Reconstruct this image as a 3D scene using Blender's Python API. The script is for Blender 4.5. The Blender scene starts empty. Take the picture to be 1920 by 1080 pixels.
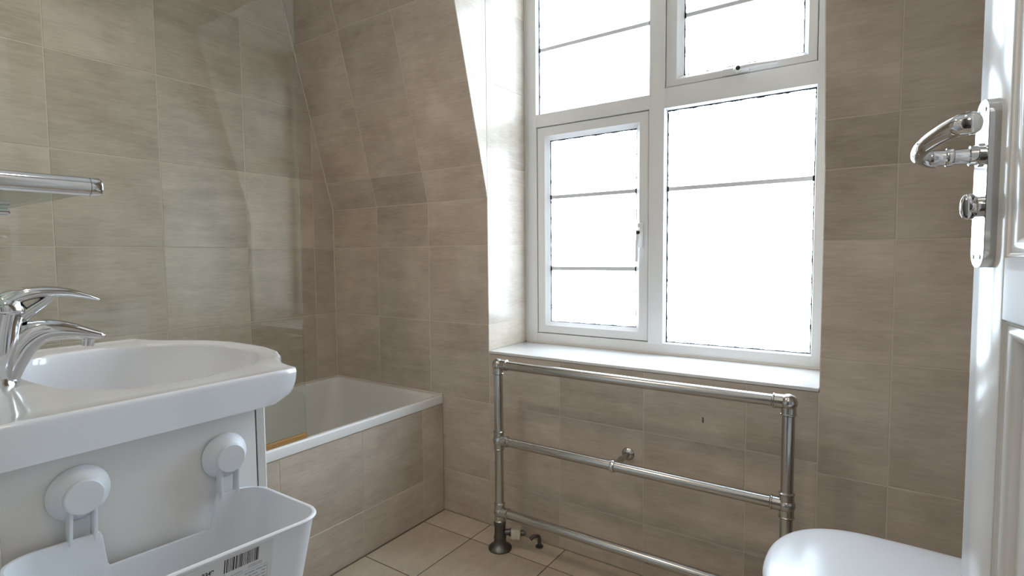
import bpy, bmesh, math, random
from mathutils import Vector, Matrix, noise
random.seed(7)
SC = bpy.context.scene
COL = SC.collection
PI = math.pi

# ------------------------------------------------------------------ camera
EYE_Z = 1.043
cam_data = bpy.data.cameras.new('camera')
cam_data.sensor_width = 36.0
cam_data.lens = 36.0 * 1022.88 / 1920.0
cam_data.clip_start = 0.02
cam = bpy.data.objects.new('camera', cam_data)
COL.objects.link(cam)
R_ = Vector((0.826217, 0.563287, -0.008584)); U_ = Vector((-0.026756, 0.054456, 0.998158)); F_ = Vector((-0.562716, 0.824465, -0.060064))
cam.matrix_world = Matrix(((R_.x, U_.x, -F_.x, 0), (R_.y, U_.y, -F_.y, 0), (R_.z, U_.z, -F_.z, EYE_Z), (0, 0, 0, 1)))
SC.camera = cam

# ------------------------------------------------------------------ sky, lamps, exposure
WORLD_STRENGTH = 8.5
wd = bpy.data.worlds.new('overcast_sky'); SC.world = wd; wd.use_nodes = True
nt = wd.node_tree; nt.nodes.clear()
wo = nt.nodes.new('ShaderNodeOutputWorld'); bg = nt.nodes.new('ShaderNodeBackground')
bg.inputs['Color'].default_value = (0.74, 0.88, 1.0, 1); bg.inputs['Strength'].default_value = WORLD_STRENGTH
nt.links.new(bg.outputs[0], wo.inputs[0])

def area_light(name, loc, rot, sx, sy, power, color, portal=False):
    l = bpy.data.lights.new(name, 'AREA'); l.shape = 'RECTANGLE'; l.size = sx; l.size_y = sy
    l.energy = power; l.color = color
    o = bpy.data.objects.new(name, l); o.location = loc; o.rotation_euler = rot; COL.objects.link(o)
    if portal: l.cycles.is_portal = True
    return o
area_light('window_portal', (-0.685, 1.99, 1.43), (-PI/2, 0, 0), 1.1, 1.5, 1, (1, 1, 1), True)

SC.view_settings.view_transform = 'Standard'
SC.view_settings.look = 'None'
SC.view_settings.exposure = 0.34
SC.view_settings.gamma = 1.0
SC.view_settings.use_curve_mapping = False

# ------------------------------------------------------------------ materials
def new_mat(name):
    m = bpy.data.materials.new(name); m.use_nodes = True
    n = m.node_tree.nodes; l = m.node_tree.links
    return m, n, l, n['Principled BSDF']

def plain(name, color, rough=0.5, metal=0.0, coat=0.0, ior=1.5, bump=0.0, bscale=60, var=0.0):
    m, n, l, p = new_mat(name)
    p.inputs['Base Color'].default_value = (*color, 1); p.inputs['Roughness'].default_value = rough
    p.inputs['Metallic'].default_value = metal; p.inputs['Coat Weight'].default_value = coat
    p.inputs['Coat Roughness'].default_value = 0.05; p.inputs['IOR'].default_value = ior
    tc = n.new('ShaderNodeTexCoord'); nz = n.new('ShaderNodeTexNoise'); nz.inputs['Scale'].default_value = bscale
    nz.inputs['Detail'].default_value = 3
    l.new(tc.outputs['Object'], nz.inputs['Vector'])
    if bump > 0:
        b = n.new('ShaderNodeBump'); b.inputs['Strength'].default_value = bump; b.inputs['Distance'].default_value = 0.002
        l.new(nz.outputs['Fac'], b.inputs['Height']); l.new(b.outputs[0], p.inputs['Normal'])
    if var > 0:
        mr = n.new('ShaderNodeMapRange'); mr.inputs['To Min'].default_value = max(0.01, rough - var); mr.inputs['To Max'].default_value = rough + var
        l.new(nz.outputs['Fac'], mr.inputs['Value']); l.new(mr.outputs[0], p.inputs['Roughness'])
    return m

def tile_mat(name, dark, light, stretch, rough=0.3, spec=0.5, tone=0.10):
    m, n, l, p = new_mat(name)
    tc = n.new('ShaderNodeTexCoord'); oi = n.new('ShaderNodeObjectInfo')
    sc = n.new('ShaderNodeVectorMath'); sc.operation = 'SCALE'; sc.inputs['Scale'].default_value = 37.0
    cx = n.new('ShaderNodeCombineXYZ')
    l.new(oi.outputs['Random'], cx.inputs[0]); l.new(oi.outputs['Random'], cx.inputs[1]); l.new(oi.outputs['Random'], cx.inputs[2])
    l.new(cx.outputs[0], sc.inputs[0])
    ad = n.new('ShaderNodeVectorMath'); ad.operation = 'ADD'
    l.new(tc.outputs['Object'], ad.inputs[0]); l.new(sc.outputs[0], ad.inputs[1])
    def nz(scale, st, detail, rgh=0.55):
        mp = n.new('ShaderNodeMapping'); mp.inputs['Scale'].default_value = st
        l.new(ad.outputs[0], mp.inputs['Vector'])
        t = n.new('ShaderNodeTexNoise'); t.inputs['Scale'].default_value = scale; t.inputs['Detail'].default_value = detail
        t.inputs['Roughness'].default_value = rgh
        l.new(mp.outputs[0], t.inputs['Vector']); return t
    big = nz(5.0, (1, 1, 1), 3); streak = nz(9.0, stretch, 3, 0.5); fine = nz(70.0, (1, 1, 1) if stretch[2] == 1 else (0.35, 0.35, 2.2), 2)
    def comb(a, b, wa, wb):
        x = n.new('ShaderNodeMath'); x.operation = 'MULTIPLY'; x.inputs[1].default_value = wa; l.new(a, x.inputs[0])
        y = n.new('ShaderNodeMath'); y.operation = 'MULTIPLY_ADD'; y.inputs[1].default_value = wb; l.new(b, y.inputs[0]); l.new(x.outputs[0], y.inputs[2])
        return y.outputs[0]
    f = comb(big.outputs['Fac'], streak.outputs['Fac'], 0.48, 0.27)
    f2 = n.new('ShaderNodeMath'); f2.operation = 'MULTIPLY_ADD'; f2.inputs[1].default_value = 0.25
    l.new(fine.outputs['Fac'], f2.inputs[0]); l.new(f, f2.inputs[2])
    ramp = n.new('ShaderNodeValToRGB'); ramp.color_ramp.elements[0].position = 0.36; ramp.color_ramp.elements[1].position = 0.64
    ramp.color_ramp.elements[0].color = (*dark, 1); ramp.color_ramp.elements[1].color = (*light, 1)
    l.new(f2.outputs[0], ramp.inputs[0])
    tn = n.new('ShaderNodeMapRange'); tn.inputs['To Min'].default_value = 1 - tone; tn.inputs['To Max'].default_value = 1 + tone
    l.new(oi.outputs['Random'], tn.inputs['Value'])
    mx = n.new('ShaderNodeVectorMath'); mx.operation = 'SCALE'
    l.new(ramp.outputs[0], mx.inputs[0]); l.new(tn.outputs[0], mx.inputs['Scale'])
    l.new(mx.outputs[0], p.inputs['Base Color'])
    rr = n.new('ShaderNodeMapRange'); rr.inputs['To Min'].default_value = rough - 0.01; rr.inputs['To Max'].default_value = rough + 0.03
    l.new(f2.outputs[0], rr.inputs['Value']); l.new(rr.outputs[0], p.inputs['Roughness'])
    p.inputs['Specular IOR Level'].default_value = spec
    b = n.new('ShaderNodeBump'); b.inputs['Strength'].default_value = 0.05; b.inputs['Distance'].default_value = 0.0015
    l.new(f2.outputs[0], b.inputs['Height']); l.new(b.outputs[0], p.inputs['Normal'])
    return m

def glass_mat(name, tint, refl_rough=0.0, diffuse=0.0, bump=0.0, bscale=90):
    """thin architectural glass: transparent plus an angle dependent gloss, optionally part translucent (obscured)"""
    m, n, l, p = new_mat(name); n.remove(p)
    out = n['Material Output']
    tr = n.new('ShaderNodeBsdfTransparent'); tr.inputs['Color'].default_value = (*tint, 1)
    gl = n.new('ShaderNodeBsdfGlossy'); gl.inputs['Roughness'].default_value = refl_rough
    lw = n.new('ShaderNodeLayerWeight'); lw.inputs['Blend'].default_value = 0.5
    pw = n.new('ShaderNodeMath'); pw.operation = 'POWER'; pw.inputs[1].default_value = 5; l.new(lw.outputs['Facing'], pw.inputs[0])
    ma = n.new('ShaderNodeMath'); ma.operation = 'MULTIPLY_ADD'; ma.inputs[1].default_value = 0.9; ma.inputs[2].default_value = 0.042
    l.new(pw.outputs[0], ma.inputs[0])
    base = tr.outputs[0]
    if diffuse > 0:
        tl = n.new('ShaderNodeBsdfTranslucent'); tl.inputs['Color'].default_value = (0.95, 0.97, 1, 1)
        mm = n.new('ShaderNodeMixShader'); mm.inputs[0].default_value = diffuse
        l.new(base, mm.inputs[1]); l.new(tl.outputs[0], mm.inputs[2]); base = mm.outputs[0]
    if bump > 0:
        tc = n.new('ShaderNodeTexCoord'); v = n.new('ShaderNodeTexVoronoi'); v.inputs['Scale'].default_value = bscale
        l.new(tc.outputs['Object'], v.inputs['Vector'])
        b = n.new('ShaderNodeBump'); b.inputs['Strength'].default_value = bump; b.inputs['Distance'].default_value = 0.003
        l.new(v.outputs['Distance'], b.inputs['Height']); l.new(b.outputs[0], gl.inputs['Normal'])
    mx = n.new('ShaderNodeMixShader'); l.new(ma.outputs[0], mx.inputs[0]); l.new(base, mx.inputs[1]); l.new(gl.outputs[0], mx.inputs[2])
    l.new(mx.outputs[0], out.inputs['Surface'])
    return m

def emit(name, color, strength):
    m, n, l, p = new_mat(name); n.remove(p)
    e = n.new('ShaderNodeEmission'); e.inputs['Color'].default_value = (*color, 1); e.inputs['Strength'].default_value = strength
    l.new(e.outputs[0], n['Material Output'].inputs['Surface']); return m

M = {}
M['tile'] = tile_mat('wall_tile_stone', (0.450, 0.374, 0.300), (0.655, 0.570, 0.478), (0.5, 0.5, 3.2), 0.25)
M['floor_tile'] = tile_mat('floor_tile_stone', (0.50, 0.415, 0.32), (0.66, 0.565, 0.44), (3.0, 0.6, 1), 0.36)
M['grout'] = plain('pale_grout', (0.64, 0.57, 0.48), 0.8, bump=0.2, bscale=300)
M['floor_grout'] = plain('brown_grout', (0.13, 0.10, 0.075), 0.85, bump=0.2, bscale=300)
M['paint'] = plain('white_ceiling_paint', (0.78, 0.77, 0.74), 0.7, bump=0.1, bscale=120)
M['hall'] = plain('dimmed_hall_paint', (0.26, 0.24, 0.21), 0.7)  # taken darker than cream so the hall looks dim in the chrome
M['upvc'] = plain('white_upvc', (0.80, 0.79, 0.78), 0.28)
M['gloss'] = plain('white_gloss_paint', (0.80, 0.795, 0.78), 0.16, bump=0.08, bscale=18)
M['ceramic'] = plain('white_ceramic', (0.79, 0.80, 0.83), 0.09, coat=0.5)
M['lidplastic'] = plain('white_seat_plastic', (0.77, 0.77, 0.79), 0.22)
M['enamel'] = plain('white_bath_enamel', (0.80, 0.79, 0.77), 0.15)
M['cab'] = plain('white_cabinet_board', (0.76, 0.745, 0.72), 0.4, bump=0.03, bscale=200)
M['plastic'] = plain('white_plastic', (0.79, 0.81, 0.84), 0.36, bump=0.04, bscale=400)
M['chrome'] = plain('polished_chrome', (0.68, 0.68, 0.69), 0.07, 1.0, var=0.02, bscale=20)
M['oldchrome'] = plain('worn_chrome', (0.52, 0.51, 0.49), 0.2, 1.0, var=0.07, bscale=40)
M['darkmetal'] = plain('tarnished_metal', (0.16, 0.16, 0.155), 0.38, 1.0, var=0.1, bscale=60)
M['black'] = plain('black_rubber', (0.012, 0.012, 0.013), 0.5)
M['gasket'] = plain('dark_glazing_gasket', (0.008, 0.008, 0.012), 0.9)
M['lead'] = plain('grey_glazing_strip', (0.70, 0.69, 0.70), 0.6)
M['cream'] = plain('cream_plastic', (0.72, 0.64, 0.52), 0.5)
M['amber'] = plain('aged_amber_seal', (0.36, 0.19, 0.055), 0.35)
M['paper'] = plain('label_paper', (0.72, 0.71, 0.72), 0.6)
M['ink'] = plain('black_ink', (0.03, 0.03, 0.035), 0.6)
M['greyink'] = plain('grey_fine_print', (0.36, 0.36, 0.38), 0.6)
M['silicone'] = plain('white_sealant', (0.66, 0.62, 0.56), 0.45)
M['obscure'] = glass_mat('obscured_window_glass', (0.96, 0.98, 1.0), 0.12, 0.22, 0.6, 70)
M['screen'] = glass_mat('shower_screen_glass', (0.965, 0.985, 0.965), 0.0)
M['glassedge'] = plain('green_glass_edge', (0.34, 0.46, 0.40), 0.15)
M['edge'] = glass_mat('tinted_glass_edge', (0.93, 0.965, 0.95), 0.1)
M['shelfglass'] = glass_mat('clear_shelf_glass', (0.90, 0.965, 0.93), 0.0)
M['lamp'] = emit('warm_lamp_lens', (1.0, 0.72, 0.42), 60.0)

# ------------------------------------------------------------------ mesh helpers
def obj(name, bm, mat, parent=None, smooth=True, angle=35):
    bmesh.ops.recalc_face_normals(bm, faces=bm.faces[:])
    me = bpy.data.meshes.new(name); bm.to_mesh(me); bm.free()
    me.materials.append(mat)
    if smooth:
        me.polygons.foreach_set('use_smooth', [True] * len(me.polygons))
        me.set_sharp_from_angle(angle=math.radians(angle))
    o = bpy.data.objects.new(name, me); COL.objects.link(o)
    if parent is not None:
        o.parent = parent
        o.matrix_parent_inverse = parent.matrix_basis.inverted()
    return o
def B(): return bmesh.new()
def thing(name, label, cat, loc=(0, 0, 0), group=None):
    o = bpy.data.objects.new(name, None); COL.objects.link(o); o.location = loc; o.empty_display_size = 0.1
    o['label'] = label; o['category'] = cat
    if group: o['group'] = group
    return o
def struct(o, label, cat):
    o['kind'] = 'structure'; o['label'] = label; o['category'] = cat; return o
def root_struct(name, label, cat):
    o = bpy.data.objects.new(name, None); COL.objects.link(o); return struct(o, label, cat)

def box(bm, lo, hi, bev=0.0, seg=2, mat=None):
    vs = [bm.verts.new((x, y, z)) for z in (lo[2], hi[2]) for y in (lo[1], hi[1]) for x in (lo[0], hi[0])]
    fs = [bm.faces.new([vs[i] for i in f]) for f in ((0, 2, 3, 1), (4, 5, 7, 6), (0, 1, 5, 4), (2, 6, 7, 3), (0, 4, 6, 2), (1, 3, 7, 5))]
    if bev > 0:
        es = list({e for f in fs for e in f.edges})
        r = bmesh.ops.bevel(bm, geom=es, offset=bev, segments=seg, affect='EDGES', profile=0.5)
        vs = list({v for f in r['faces'] for v in f.verts} | {v for v in vs if v.is_valid})
    if mat is not None: bmesh.ops.transform(bm, matrix=mat, verts=vs)
    return vs
def frames(pts, up=None):
    out = []; pts = [Vector(p) for p in pts]; prev = None
    for i, p in enumerate(pts):
        t = (pts[min(i + 1, len(pts) - 1)] - pts[max(i - 1, 0)]).normalized()
        if prev is None:
            a = Vector(up) if up else (Vector((0, 0, 1)) if abs(t.z) < 0.9 else Vector((1, 0, 0)))
        else: a = prev
        a = (a - t * a.dot(t)).normalized(); prev = a
        out.append((p, t, a, t.cross(a)))
    return out
def sweep(bm, pts, rad, n=16, up=None, cap=True, power=2.0):
    """tube along pts; rad: number, list of numbers or list of (along up, along side)"""
    fr = frames(pts, up); rings = []
    for i, (p, t, a, b) in enumerate(fr):
        r = rad[i] if isinstance(rad, (list, tuple)) else rad
        ra, rb = r if isinstance(r, (list, tuple)) else (r, r)
        ring = []
        for k in range(n):
            c, s = math.cos(2 * PI * k / n), math.sin(2 * PI * k / n)
            e = 2.0 / power
            c, s = math.copysign(abs(c) ** e, c), math.copysign(abs(s) ** e, s)
            ring.append(bm.verts.new(p + a * (ra * c) + b * (rb * s)))
        rings.append(ring)
    for r0, r1 in zip(rings, rings[1:]):
        for k in range(n): bm.faces.new((r0[k], r0[(k + 1) % n], r1[(k + 1) % n], r1[k]))
    if cap: bm.faces.new(rings[0][::-1]); bm.faces.new(rings[-1])
    return rings
def lathe(bm, prof, origin, axis, n=24, cap=True):
    """prof: list of (distance along axis, radius)"""
    o = Vector(origin); t = Vector(axis).normalized()
    a = Vector((0, 0, 1)) if abs(t.z) < 0.9 else Vector((1, 0, 0)); a = (a - t * a.dot(t)).normalized(); b = t.cross(a)
    rings = []
    for h, r in prof:
        rings.append([bm.verts.new(o + t * h + (a * math.cos(2 * PI * k / n) + b * math.sin(2 * PI * k / n)) * max(r, 1e-5)) for k in range(n)])
    for r0, r1 in zip(rings, rings[1:]):
        for k in range(n): bm.faces.new((r0[k], r0[(k + 1) % n], r1[(k + 1) % n], r1[k]))
    if cap: bm.faces.new(rings[0][::-1]); bm.faces.new(rings[-1])
def loft(bm, rings, close=True, cap0=False, cap1=False):
    vr = [[bm.verts.new(p) for p in r] for r in rings]; n = len(vr[0])
    for r0, r1 in zip(vr, vr[1:]):
        for k in range(n if close else n - 1): bm.faces.new((r0[k], r0[(k + 1) % n], r1[(k + 1) % n], r1[k]))
    if cap0: bm.faces.new(vr[0][::-1])
    if cap1: bm.faces.new(vr[-1])
    return vr
def rrect(cx, cy, hx, hy, r, n=8):
    """rounded rectangle points, counter clockwise"""
    pts = []
    for qx, qy, a0 in ((1, 1, 0), (-1, 1, 90), (-1, -1, 180), (1, -1, 270)):
        for k in range(n + 1):
            a = math.radians(a0 + 90 * k / n)
            pts.append((cx + qx * (hx - r) + r * math.cos(a), cy + qy * (hy - r) + r * math.sin(a)))
    return pts
def bez(pts, n=8):
    """Catmull-Rom through pts"""
    P = [Vector(p) for p in pts]; P = [P[0] * 2 - P[1]] + P + [P[-1] * 2 - P[-2]]; out = []
    for i in range(1, len(P) - 2):
        for k in range(n):
            t = k / n; a, b, c, d = P[i - 1], P[i], P[i + 1], P[i + 2]
            out.append(0.5 * ((2 * b) + (c - a) * t + (2 * a - 5 * b + 4 * c - d) * t * t + (3 * b - a - 3 * c + d) * t ** 3))
    out.append(P[-2]); return out

# ------------------------------------------------------------------ tiling
def clip(poly, a, b, c):
    """keep a*u+b*v<=c"""
    out = []
    for i in range(len(poly)):
        p, q = poly[i], poly[(i + 1) % len(poly)]
        dp, dq = a * p[0] + b * p[1] - c, a * q[0] + b * q[1] - c
        if dp <= 1e-9: out.append(p)
        if (dp < -1e-9 and dq > 1e-9) or (dp > 1e-9 and dq < -1e-9):
            t = dp / (dp - dq); out.append((p[0] + (q[0] - p[0]) * t, p[1] + (q[1] - p[1]) * t))
    return out
def clip_poly(poly, region):
    for i in range(len(region)):
        p, q = region[i], region[(i + 1) % len(region)]
        ex, ey = q[0] - p[0], q[1] - p[1]          # region counter clockwise: inside is left
        a, b = ey, -ex
        poly = clip(poly, a, b, a * p[0] + b * p[1])
        if len(poly) < 3: return []
    return poly
def inset(poly, d):
    n = len(poly); lines = []
    for i in range(n):
        p, q = poly[i], poly[(i + 1) % n]; ex, ey = q[0] - p[0], q[1] - p[1]; L = math.hypot(ex, ey)
        if L < 1e-6: continue
        nx, ny = -ey / L, ex / L
        lines.append((p[0] + nx * d, p[1] + ny * d, ex / L, ey / L))
    out = []; n = len(lines)
    for i in range(n):
        x1, y1, dx1, dy1 = lines[i - 1]; x2, y2, dx2, dy2 = lines[i]
        det = dx1 * dy2 - dy1 * dx2
        if abs(det) < 1e-6: continue
        t = ((x2 - x1) * dy2 - (y2 - y1) * dx2) / det
        out.append((x1 + dx1 * t, y1 + dy1 * t))
    return out
def parea(p): return 0.5 * sum(p[i][0] * p[(i + 1) % len(p)][1] - p[(i + 1) % len(p)][0] * p[i][1] for i in range(len(p)))
def tile_region(parent, region, ulines, vlines, to3, normal, mat, gap=0.003, thick=0.006, name='tile', jitter=0.0004):
    """one mesh object for each tile of the grid inside a convex region; to3(u, v) is a point on the finished surface"""
    nrm = Vector(normal)
    if parea(region) < 0: region = region[::-1]
    for i in range(len(ulines) - 1):
        for j in range(len(vlines) - 1):
            cell = [(ulines[i], vlines[j]), (ulines[i + 1], vlines[j]), (ulines[i + 1], vlines[j + 1]), (ulines[i], vlines[j + 1])]
            c = clip_poly(cell, region)
            if len(c) < 3: continue
            c = inset(c, gap / 2)
            if len(c) < 3 or parea(c) < 2.5e-4: continue
            if parea(inset(c, 0.0012)) < 1e-4: continue
            top = inset(c, 0.0009)
            if len(top) != len(c): continue
            bm = B(); off = random.uniform(-jitter, 0)
            cen = sum((to3(*p) for p in c), Vector()) / len(c)
            loft(bm, [[to3(*p) - nrm * thick - cen for p in c], [to3(*p) + nrm * (off - 0.0009) - cen for p in c], [to3(*p) + nrm * off - cen for p in top]], True, True, True)
            o = obj(name, bm, mat, None, smooth=False); o.location = cen
            o.parent = parent
def grid(start, pitch, lo, hi):
    k = math.floor((lo - start) / pitch); out = []
    while True:
        v = start + k * pitch; out.append(v)
        if v >= hi: break
        k += 1
    return out
def slab_poly(bm, pts, normal, t):
    n = Vector(normal); loft(bm, [[Vector(p) for p in pts], [Vector(p) - n * t for p in pts]], True, True, True)

# ------------------------------------------------------------------ the room
XL, YW, XR = -2.134, 1.65, 0.50          # left wall, window wall, right wall
SL = 0.2677                               # lean of the upper window wall
KZ = 1.2576                               # height of the kink
CEIL = 2.42
REV, XE = -1.235, -0.1353                 # the two sides of the window opening
SILL, HEAD, YF = 0.6805, 2.17, 1.914      # sill, head, face of the window frame
YB = 0.05                                 # wall behind the basin
GB = 0.0012                               # depth of the joints
def wy(z): return YW - max(0.0, z - KZ) * SL
cosl = 1 / math.hypot(1, SL); NS = Vector((0, -cosl, -SL * cosl))

# floor
fl = B(); box(fl, (XL - 0.1, -1.4, -0.1), (XR + 0.1, YW + 0.1, -GB))
floor = struct(obj('floor', fl, M['floor_grout'], None, False), 'beige stone-look tiled bathroom floor with thin brown joints', 'floor')
UL = [-2.0, -1.8, -1.5, -1.235, -0.907, -0.597, -0.287, 0.023, 0.333, 0.643]
VL = [-0.35, -0.04, 0.27, 0.59, 0.91, 1.23, 1.525, 1.84]
tile_region(floor, [(-1.47, -0.05), (XR, -0.05), (XR, YW), (-1.47, YW)], UL, VL, lambda u, v: Vector((u, v, 0)), (0, 0, 1), M['floor_tile'], gap=0.0038)

# left wall
bm = B(); box(bm, (XL - 0.12, -0.1, -0.1), (XL - GB, YW + 0.15, CEIL + 0.1))
wl = struct(obj('wall_left', bm, M['grout'], None, False), 'beige stone-look tiled wall along the bathtub', 'wall')
ZR = [1.0819 + k * 0.30294 for k in range(-4, 6)]
YG = [1.5424 + k * 0.31251 for k in range(-5, 2)]
tile_region(wl, [(YB, 0), (YW, 0), (YW, KZ), (wy(CEIL), CEIL), (YB, CEIL)], YG, ZR, lambda u, v: Vector((XL, u, v)), (1, 0, 0), M['tile'])

# window wall: upright part below, leaning part above
bm = B()
def wall_block(x0, x1, z0, z1):
    box(bm, (x0, YW + GB, z0), (x1, YF + 0.12, z1))
wall_block(XL - 0.12, REV - GB, -0.1, KZ); wall_block(REV - GB, XE + GB, -0.1, SILL - 0.012); wall_block(XE + GB, XR + 0.12, -0.1, KZ)
def lean_block(x0, x1, z0, z1):
    prof = [(wy(z0) + GB, z0), (YF + 0.12, z0), (YF + 0.12, z1), (wy(z1) + GB, z1)]
    loft(bm, [[Vector((x0, y, z)) for y, z in prof], [Vector((x1, y, z)) for y, z in prof]], True, True, True)
lean_block(XL - 0.12, REV - GB, KZ, CEIL + 0.1); lean_block(XE + GB, XR + 0.12, KZ, CEIL + 0.1); lean_block(REV - GB, XE + GB, HEAD + GB, CEIL + 0.1)
wb = struct(obj('wall_back', bm, M['grout'], None, False), 'beige tiled window wall, upper part leaning into the room', 'wall')
vert = lambda u, v: Vector((u, YW, v))
XG = [-2.15, -1.839, -1.536, -1.234]
tile_region(wb, [(XL, 0), (REV, 0), (REV, KZ), (XL, KZ)], XG, ZR, vert, (0, -1, 0), M['tile'])
UG = [-1.24, -0.929, -0.623, -0.317, -0.01]
ZU = [-0.13, 0.173, 0.476, 0.779]
tile_region(wb, [(REV, 0), (XE, 0), (XE, SILL - 0.012), (REV, SILL - 0.012)], UG, ZU, vert, (0, -1, 0), M['tile'])
RG = [-0.2, 0.0219, 0.334, 0.65]
RZ = [1.0733 + k * 0.3118 for k in range(-4, 2)]
tile_region(wb, [(XE, 0), (XR, 0), (XR, KZ), (XE, KZ)], RG, RZ, vert, (0, -1, 0), M['tile'])
lean = lambda u, s: Vector((u, YW - s * SL * cosl, KZ + s * cosl))   # s: distance up the slope
SLEN = (CEIL - KZ) / cosl
S_of = lambda z: (z - KZ) / cosl
SG = [S_of(1.082), S_of(1.379), S_of(1.665), S_of(1.951), S_of(2.24), S_of(2.53)]
tile_region(wb, [(XL, 0), (REV, 0), (REV, SLEN), (XL, SLEN)], XG, SG, lean, NS, M['tile'])
tile_region(wb, [(XE, 0), (XR, 0), (XR, SLEN), (XE, SLEN)], RG, SG, lean, NS, M['tile'])
tile_region(wb, [(REV, S_of(HEAD)), (XE, S_of(HEAD)), (XE, SLEN), (REV, SLEN)], UG, SG, lean, NS, M['tile'])
# tiled sides and head of the opening
YV = [1.3, YW, YF + 0.02]
for X0, n in ((REV, 1), (XE, -1)):
    side = lambda u, v, X0=X0: Vector((X0, u, v))
    tile_region(wb, [(YW, SILL), (YF, SILL), (YF, HEAD), (YW, HEAD)], [1.0, 2.0], ZR, side, (n, 0, 0), M['tile'], name='reveal_tile')
    tile_region(wb, [(YW, KZ), (YW, HEAD), (wy(HEAD), HEAD)], [1.0, 2.0], ZR, side, (n, 0, 0), M['tile'], name='reveal_tile')
tile_region(wb, [(REV, wy(HEAD)), (XE, wy(HEAD)), (XE, YF), (REV, YF)], UG, [1.3, 1.6, 1.95], lambda u, v: Vector((u, v, HEAD)), (0, 0, -1), M['tile'], name='reveal_tile')
# a drill hole left in the tiling under the sill
bm = B(); box(bm, (-0.4395, YW - 0.0006, 0.536), (-0.4345, YW + 0.001, 0.553), 0.0004, 1)
o = obj('scuff_mark', bm, M['darkmetal'], wb); o['label'] = 'small dark upright scuff on a tile under the sill'

# right wall, wall with the doorway, ceiling
bm = B(); box(bm, (XR + GB, -0.1, -0.1), (XR + 0.12, YW + 0.15, CEIL + 0.1))
wr = struct(obj('wall_right', bm, M['grout'], None, False), 'beige tiled wall behind the toilet and the open door', 'wall')
tile_region(wr, [(YB, 0), (YW, 0), (YW, KZ), (wy(CEIL), CEIL), (YB, CEIL)], [0.0924 + k * 0.3118 for k in range(-1, 6)], RZ + [1.0733 + k * 0.3118 for k in range(2, 6)], lambda u, v: Vector((XR, u, v)), (-1, 0, 0), M['tile'])
DX0, DX1, DH = -0.60, 0.20, 2.0
bm = B()
box(bm, (XL - 0.12, -0.05, -0.1), (DX0, YB - GB, CEIL + 0.1)); box(bm, (DX1, -0.05, -0.1), (XR + 0.12, YB - GB, CEIL + 0.1)); box(bm, (DX0, -0.05, DH), (DX1, YB - GB, CEIL + 0.1))
wf = struct(obj('wall_front', bm, M['grout'], None, False), 'beige tiled wall behind the basin, with the doorway', 'wall')
tile_region(wf, [(XL, 0), (DX0, 0), (DX0, CEIL), (XL, CEIL)], [-2.2 + k * 0.3125 for k in range(0, 9)], ZR, lambda u, v: Vector((u, YB, v)), (0, 1, 0), M['tile'])
bm = B(); box(bm, (XL - 0.12, -0.1, CEIL), (XR + 0.12, YW + 0.2, CEIL + 0.1))
struct(obj('ceiling', bm, M['paint'], None, False), 'plain white bathroom ceiling', 'ceiling')
# door casing and the hallway the picture is taken from
bm = B()
box(bm, (DX0 - 0.001, -0.055, 0), (DX0 + 0.025, YB + 0.012, DH), 0.002); box(bm, (DX1 - 0.025, -0.055, 0), (DX1 + 0.001, YB - 0.02, DH), 0.002); box(bm, (DX0, -0.055, DH - 0.025), (DX1, YB + 0.012, DH + 0.001), 0.002)
struct(obj('trim_1', bm, M['gloss']), 'white painted lining of the doorway', 'door frame')
bm = B()
box(bm, (-1.3, -1.4, 0), (-1.2, -0.05, CEIL)); box(bm, (0.9, -1.4, 0), (1.0, -0.05, CEIL)); box(bm, (-1.3, -1.5, 0), (1.0, -1.4, CEIL)); box(bm, (-1.3, -1.5, CEIL), (1.0, -0.05, CEIL + 0.1)); box(bm, (0.62, -0.05, 0), (1.0, 0.05, CEIL))
struct(obj('wall_hall', bm, M['hall'], None, False), 'hallway walls outside the doorway, paint darkened for a dim hall', 'wall')

# ------------------------------------------------------------------ window
win = root_struct('window_1', 'white plastic-framed window with obscured glass above the tiled sill', 'window')
def bar_h(bm, x0, x1, z0, z1, y0, y1, b=0.002): box(bm, (x0, y0, z0), (x1, y1, z1), b, 2)
def profile_frame(bm, x0, x1, z0, z1, w, y0, y1, bevel_in=0.010, wl_=None, wr_=None, wt=None, wbm=None):
    """mitred frame: face at y0, chamfer towards the glass, back at y1"""
    wl_ = wl_ or w; wr_ = wr_ or w; wt = wt or w; wbm = wbm or w
    def ring(d, y):
        f = lambda ww: min(d, 1.0) * ww
        return [Vector((x0 + f(wl_), y, z0 + f(wbm))), Vector((x1 - f(wr_), y, z0 + f(wbm))), Vector((x1 - f(wr_), y, z1 - f(wt))), Vector((x0 + f(wl_), y, z1 - f(wt)))]
    k = 1 - bevel_in / w
    c = 0.0025
    rings = [ring(0, y1), ring(0, y0 + c), ring(c / w, y0), ring(k, y0), ring(k + 0.04, y0 + 0.002), ring(1, y0 + 0.014), ring(1, y1), ring(0, y1)]
    loft(bm, rings)
gl_y = YF + 0.026
bm = B()
FT = HEAD + 0.0
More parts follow.
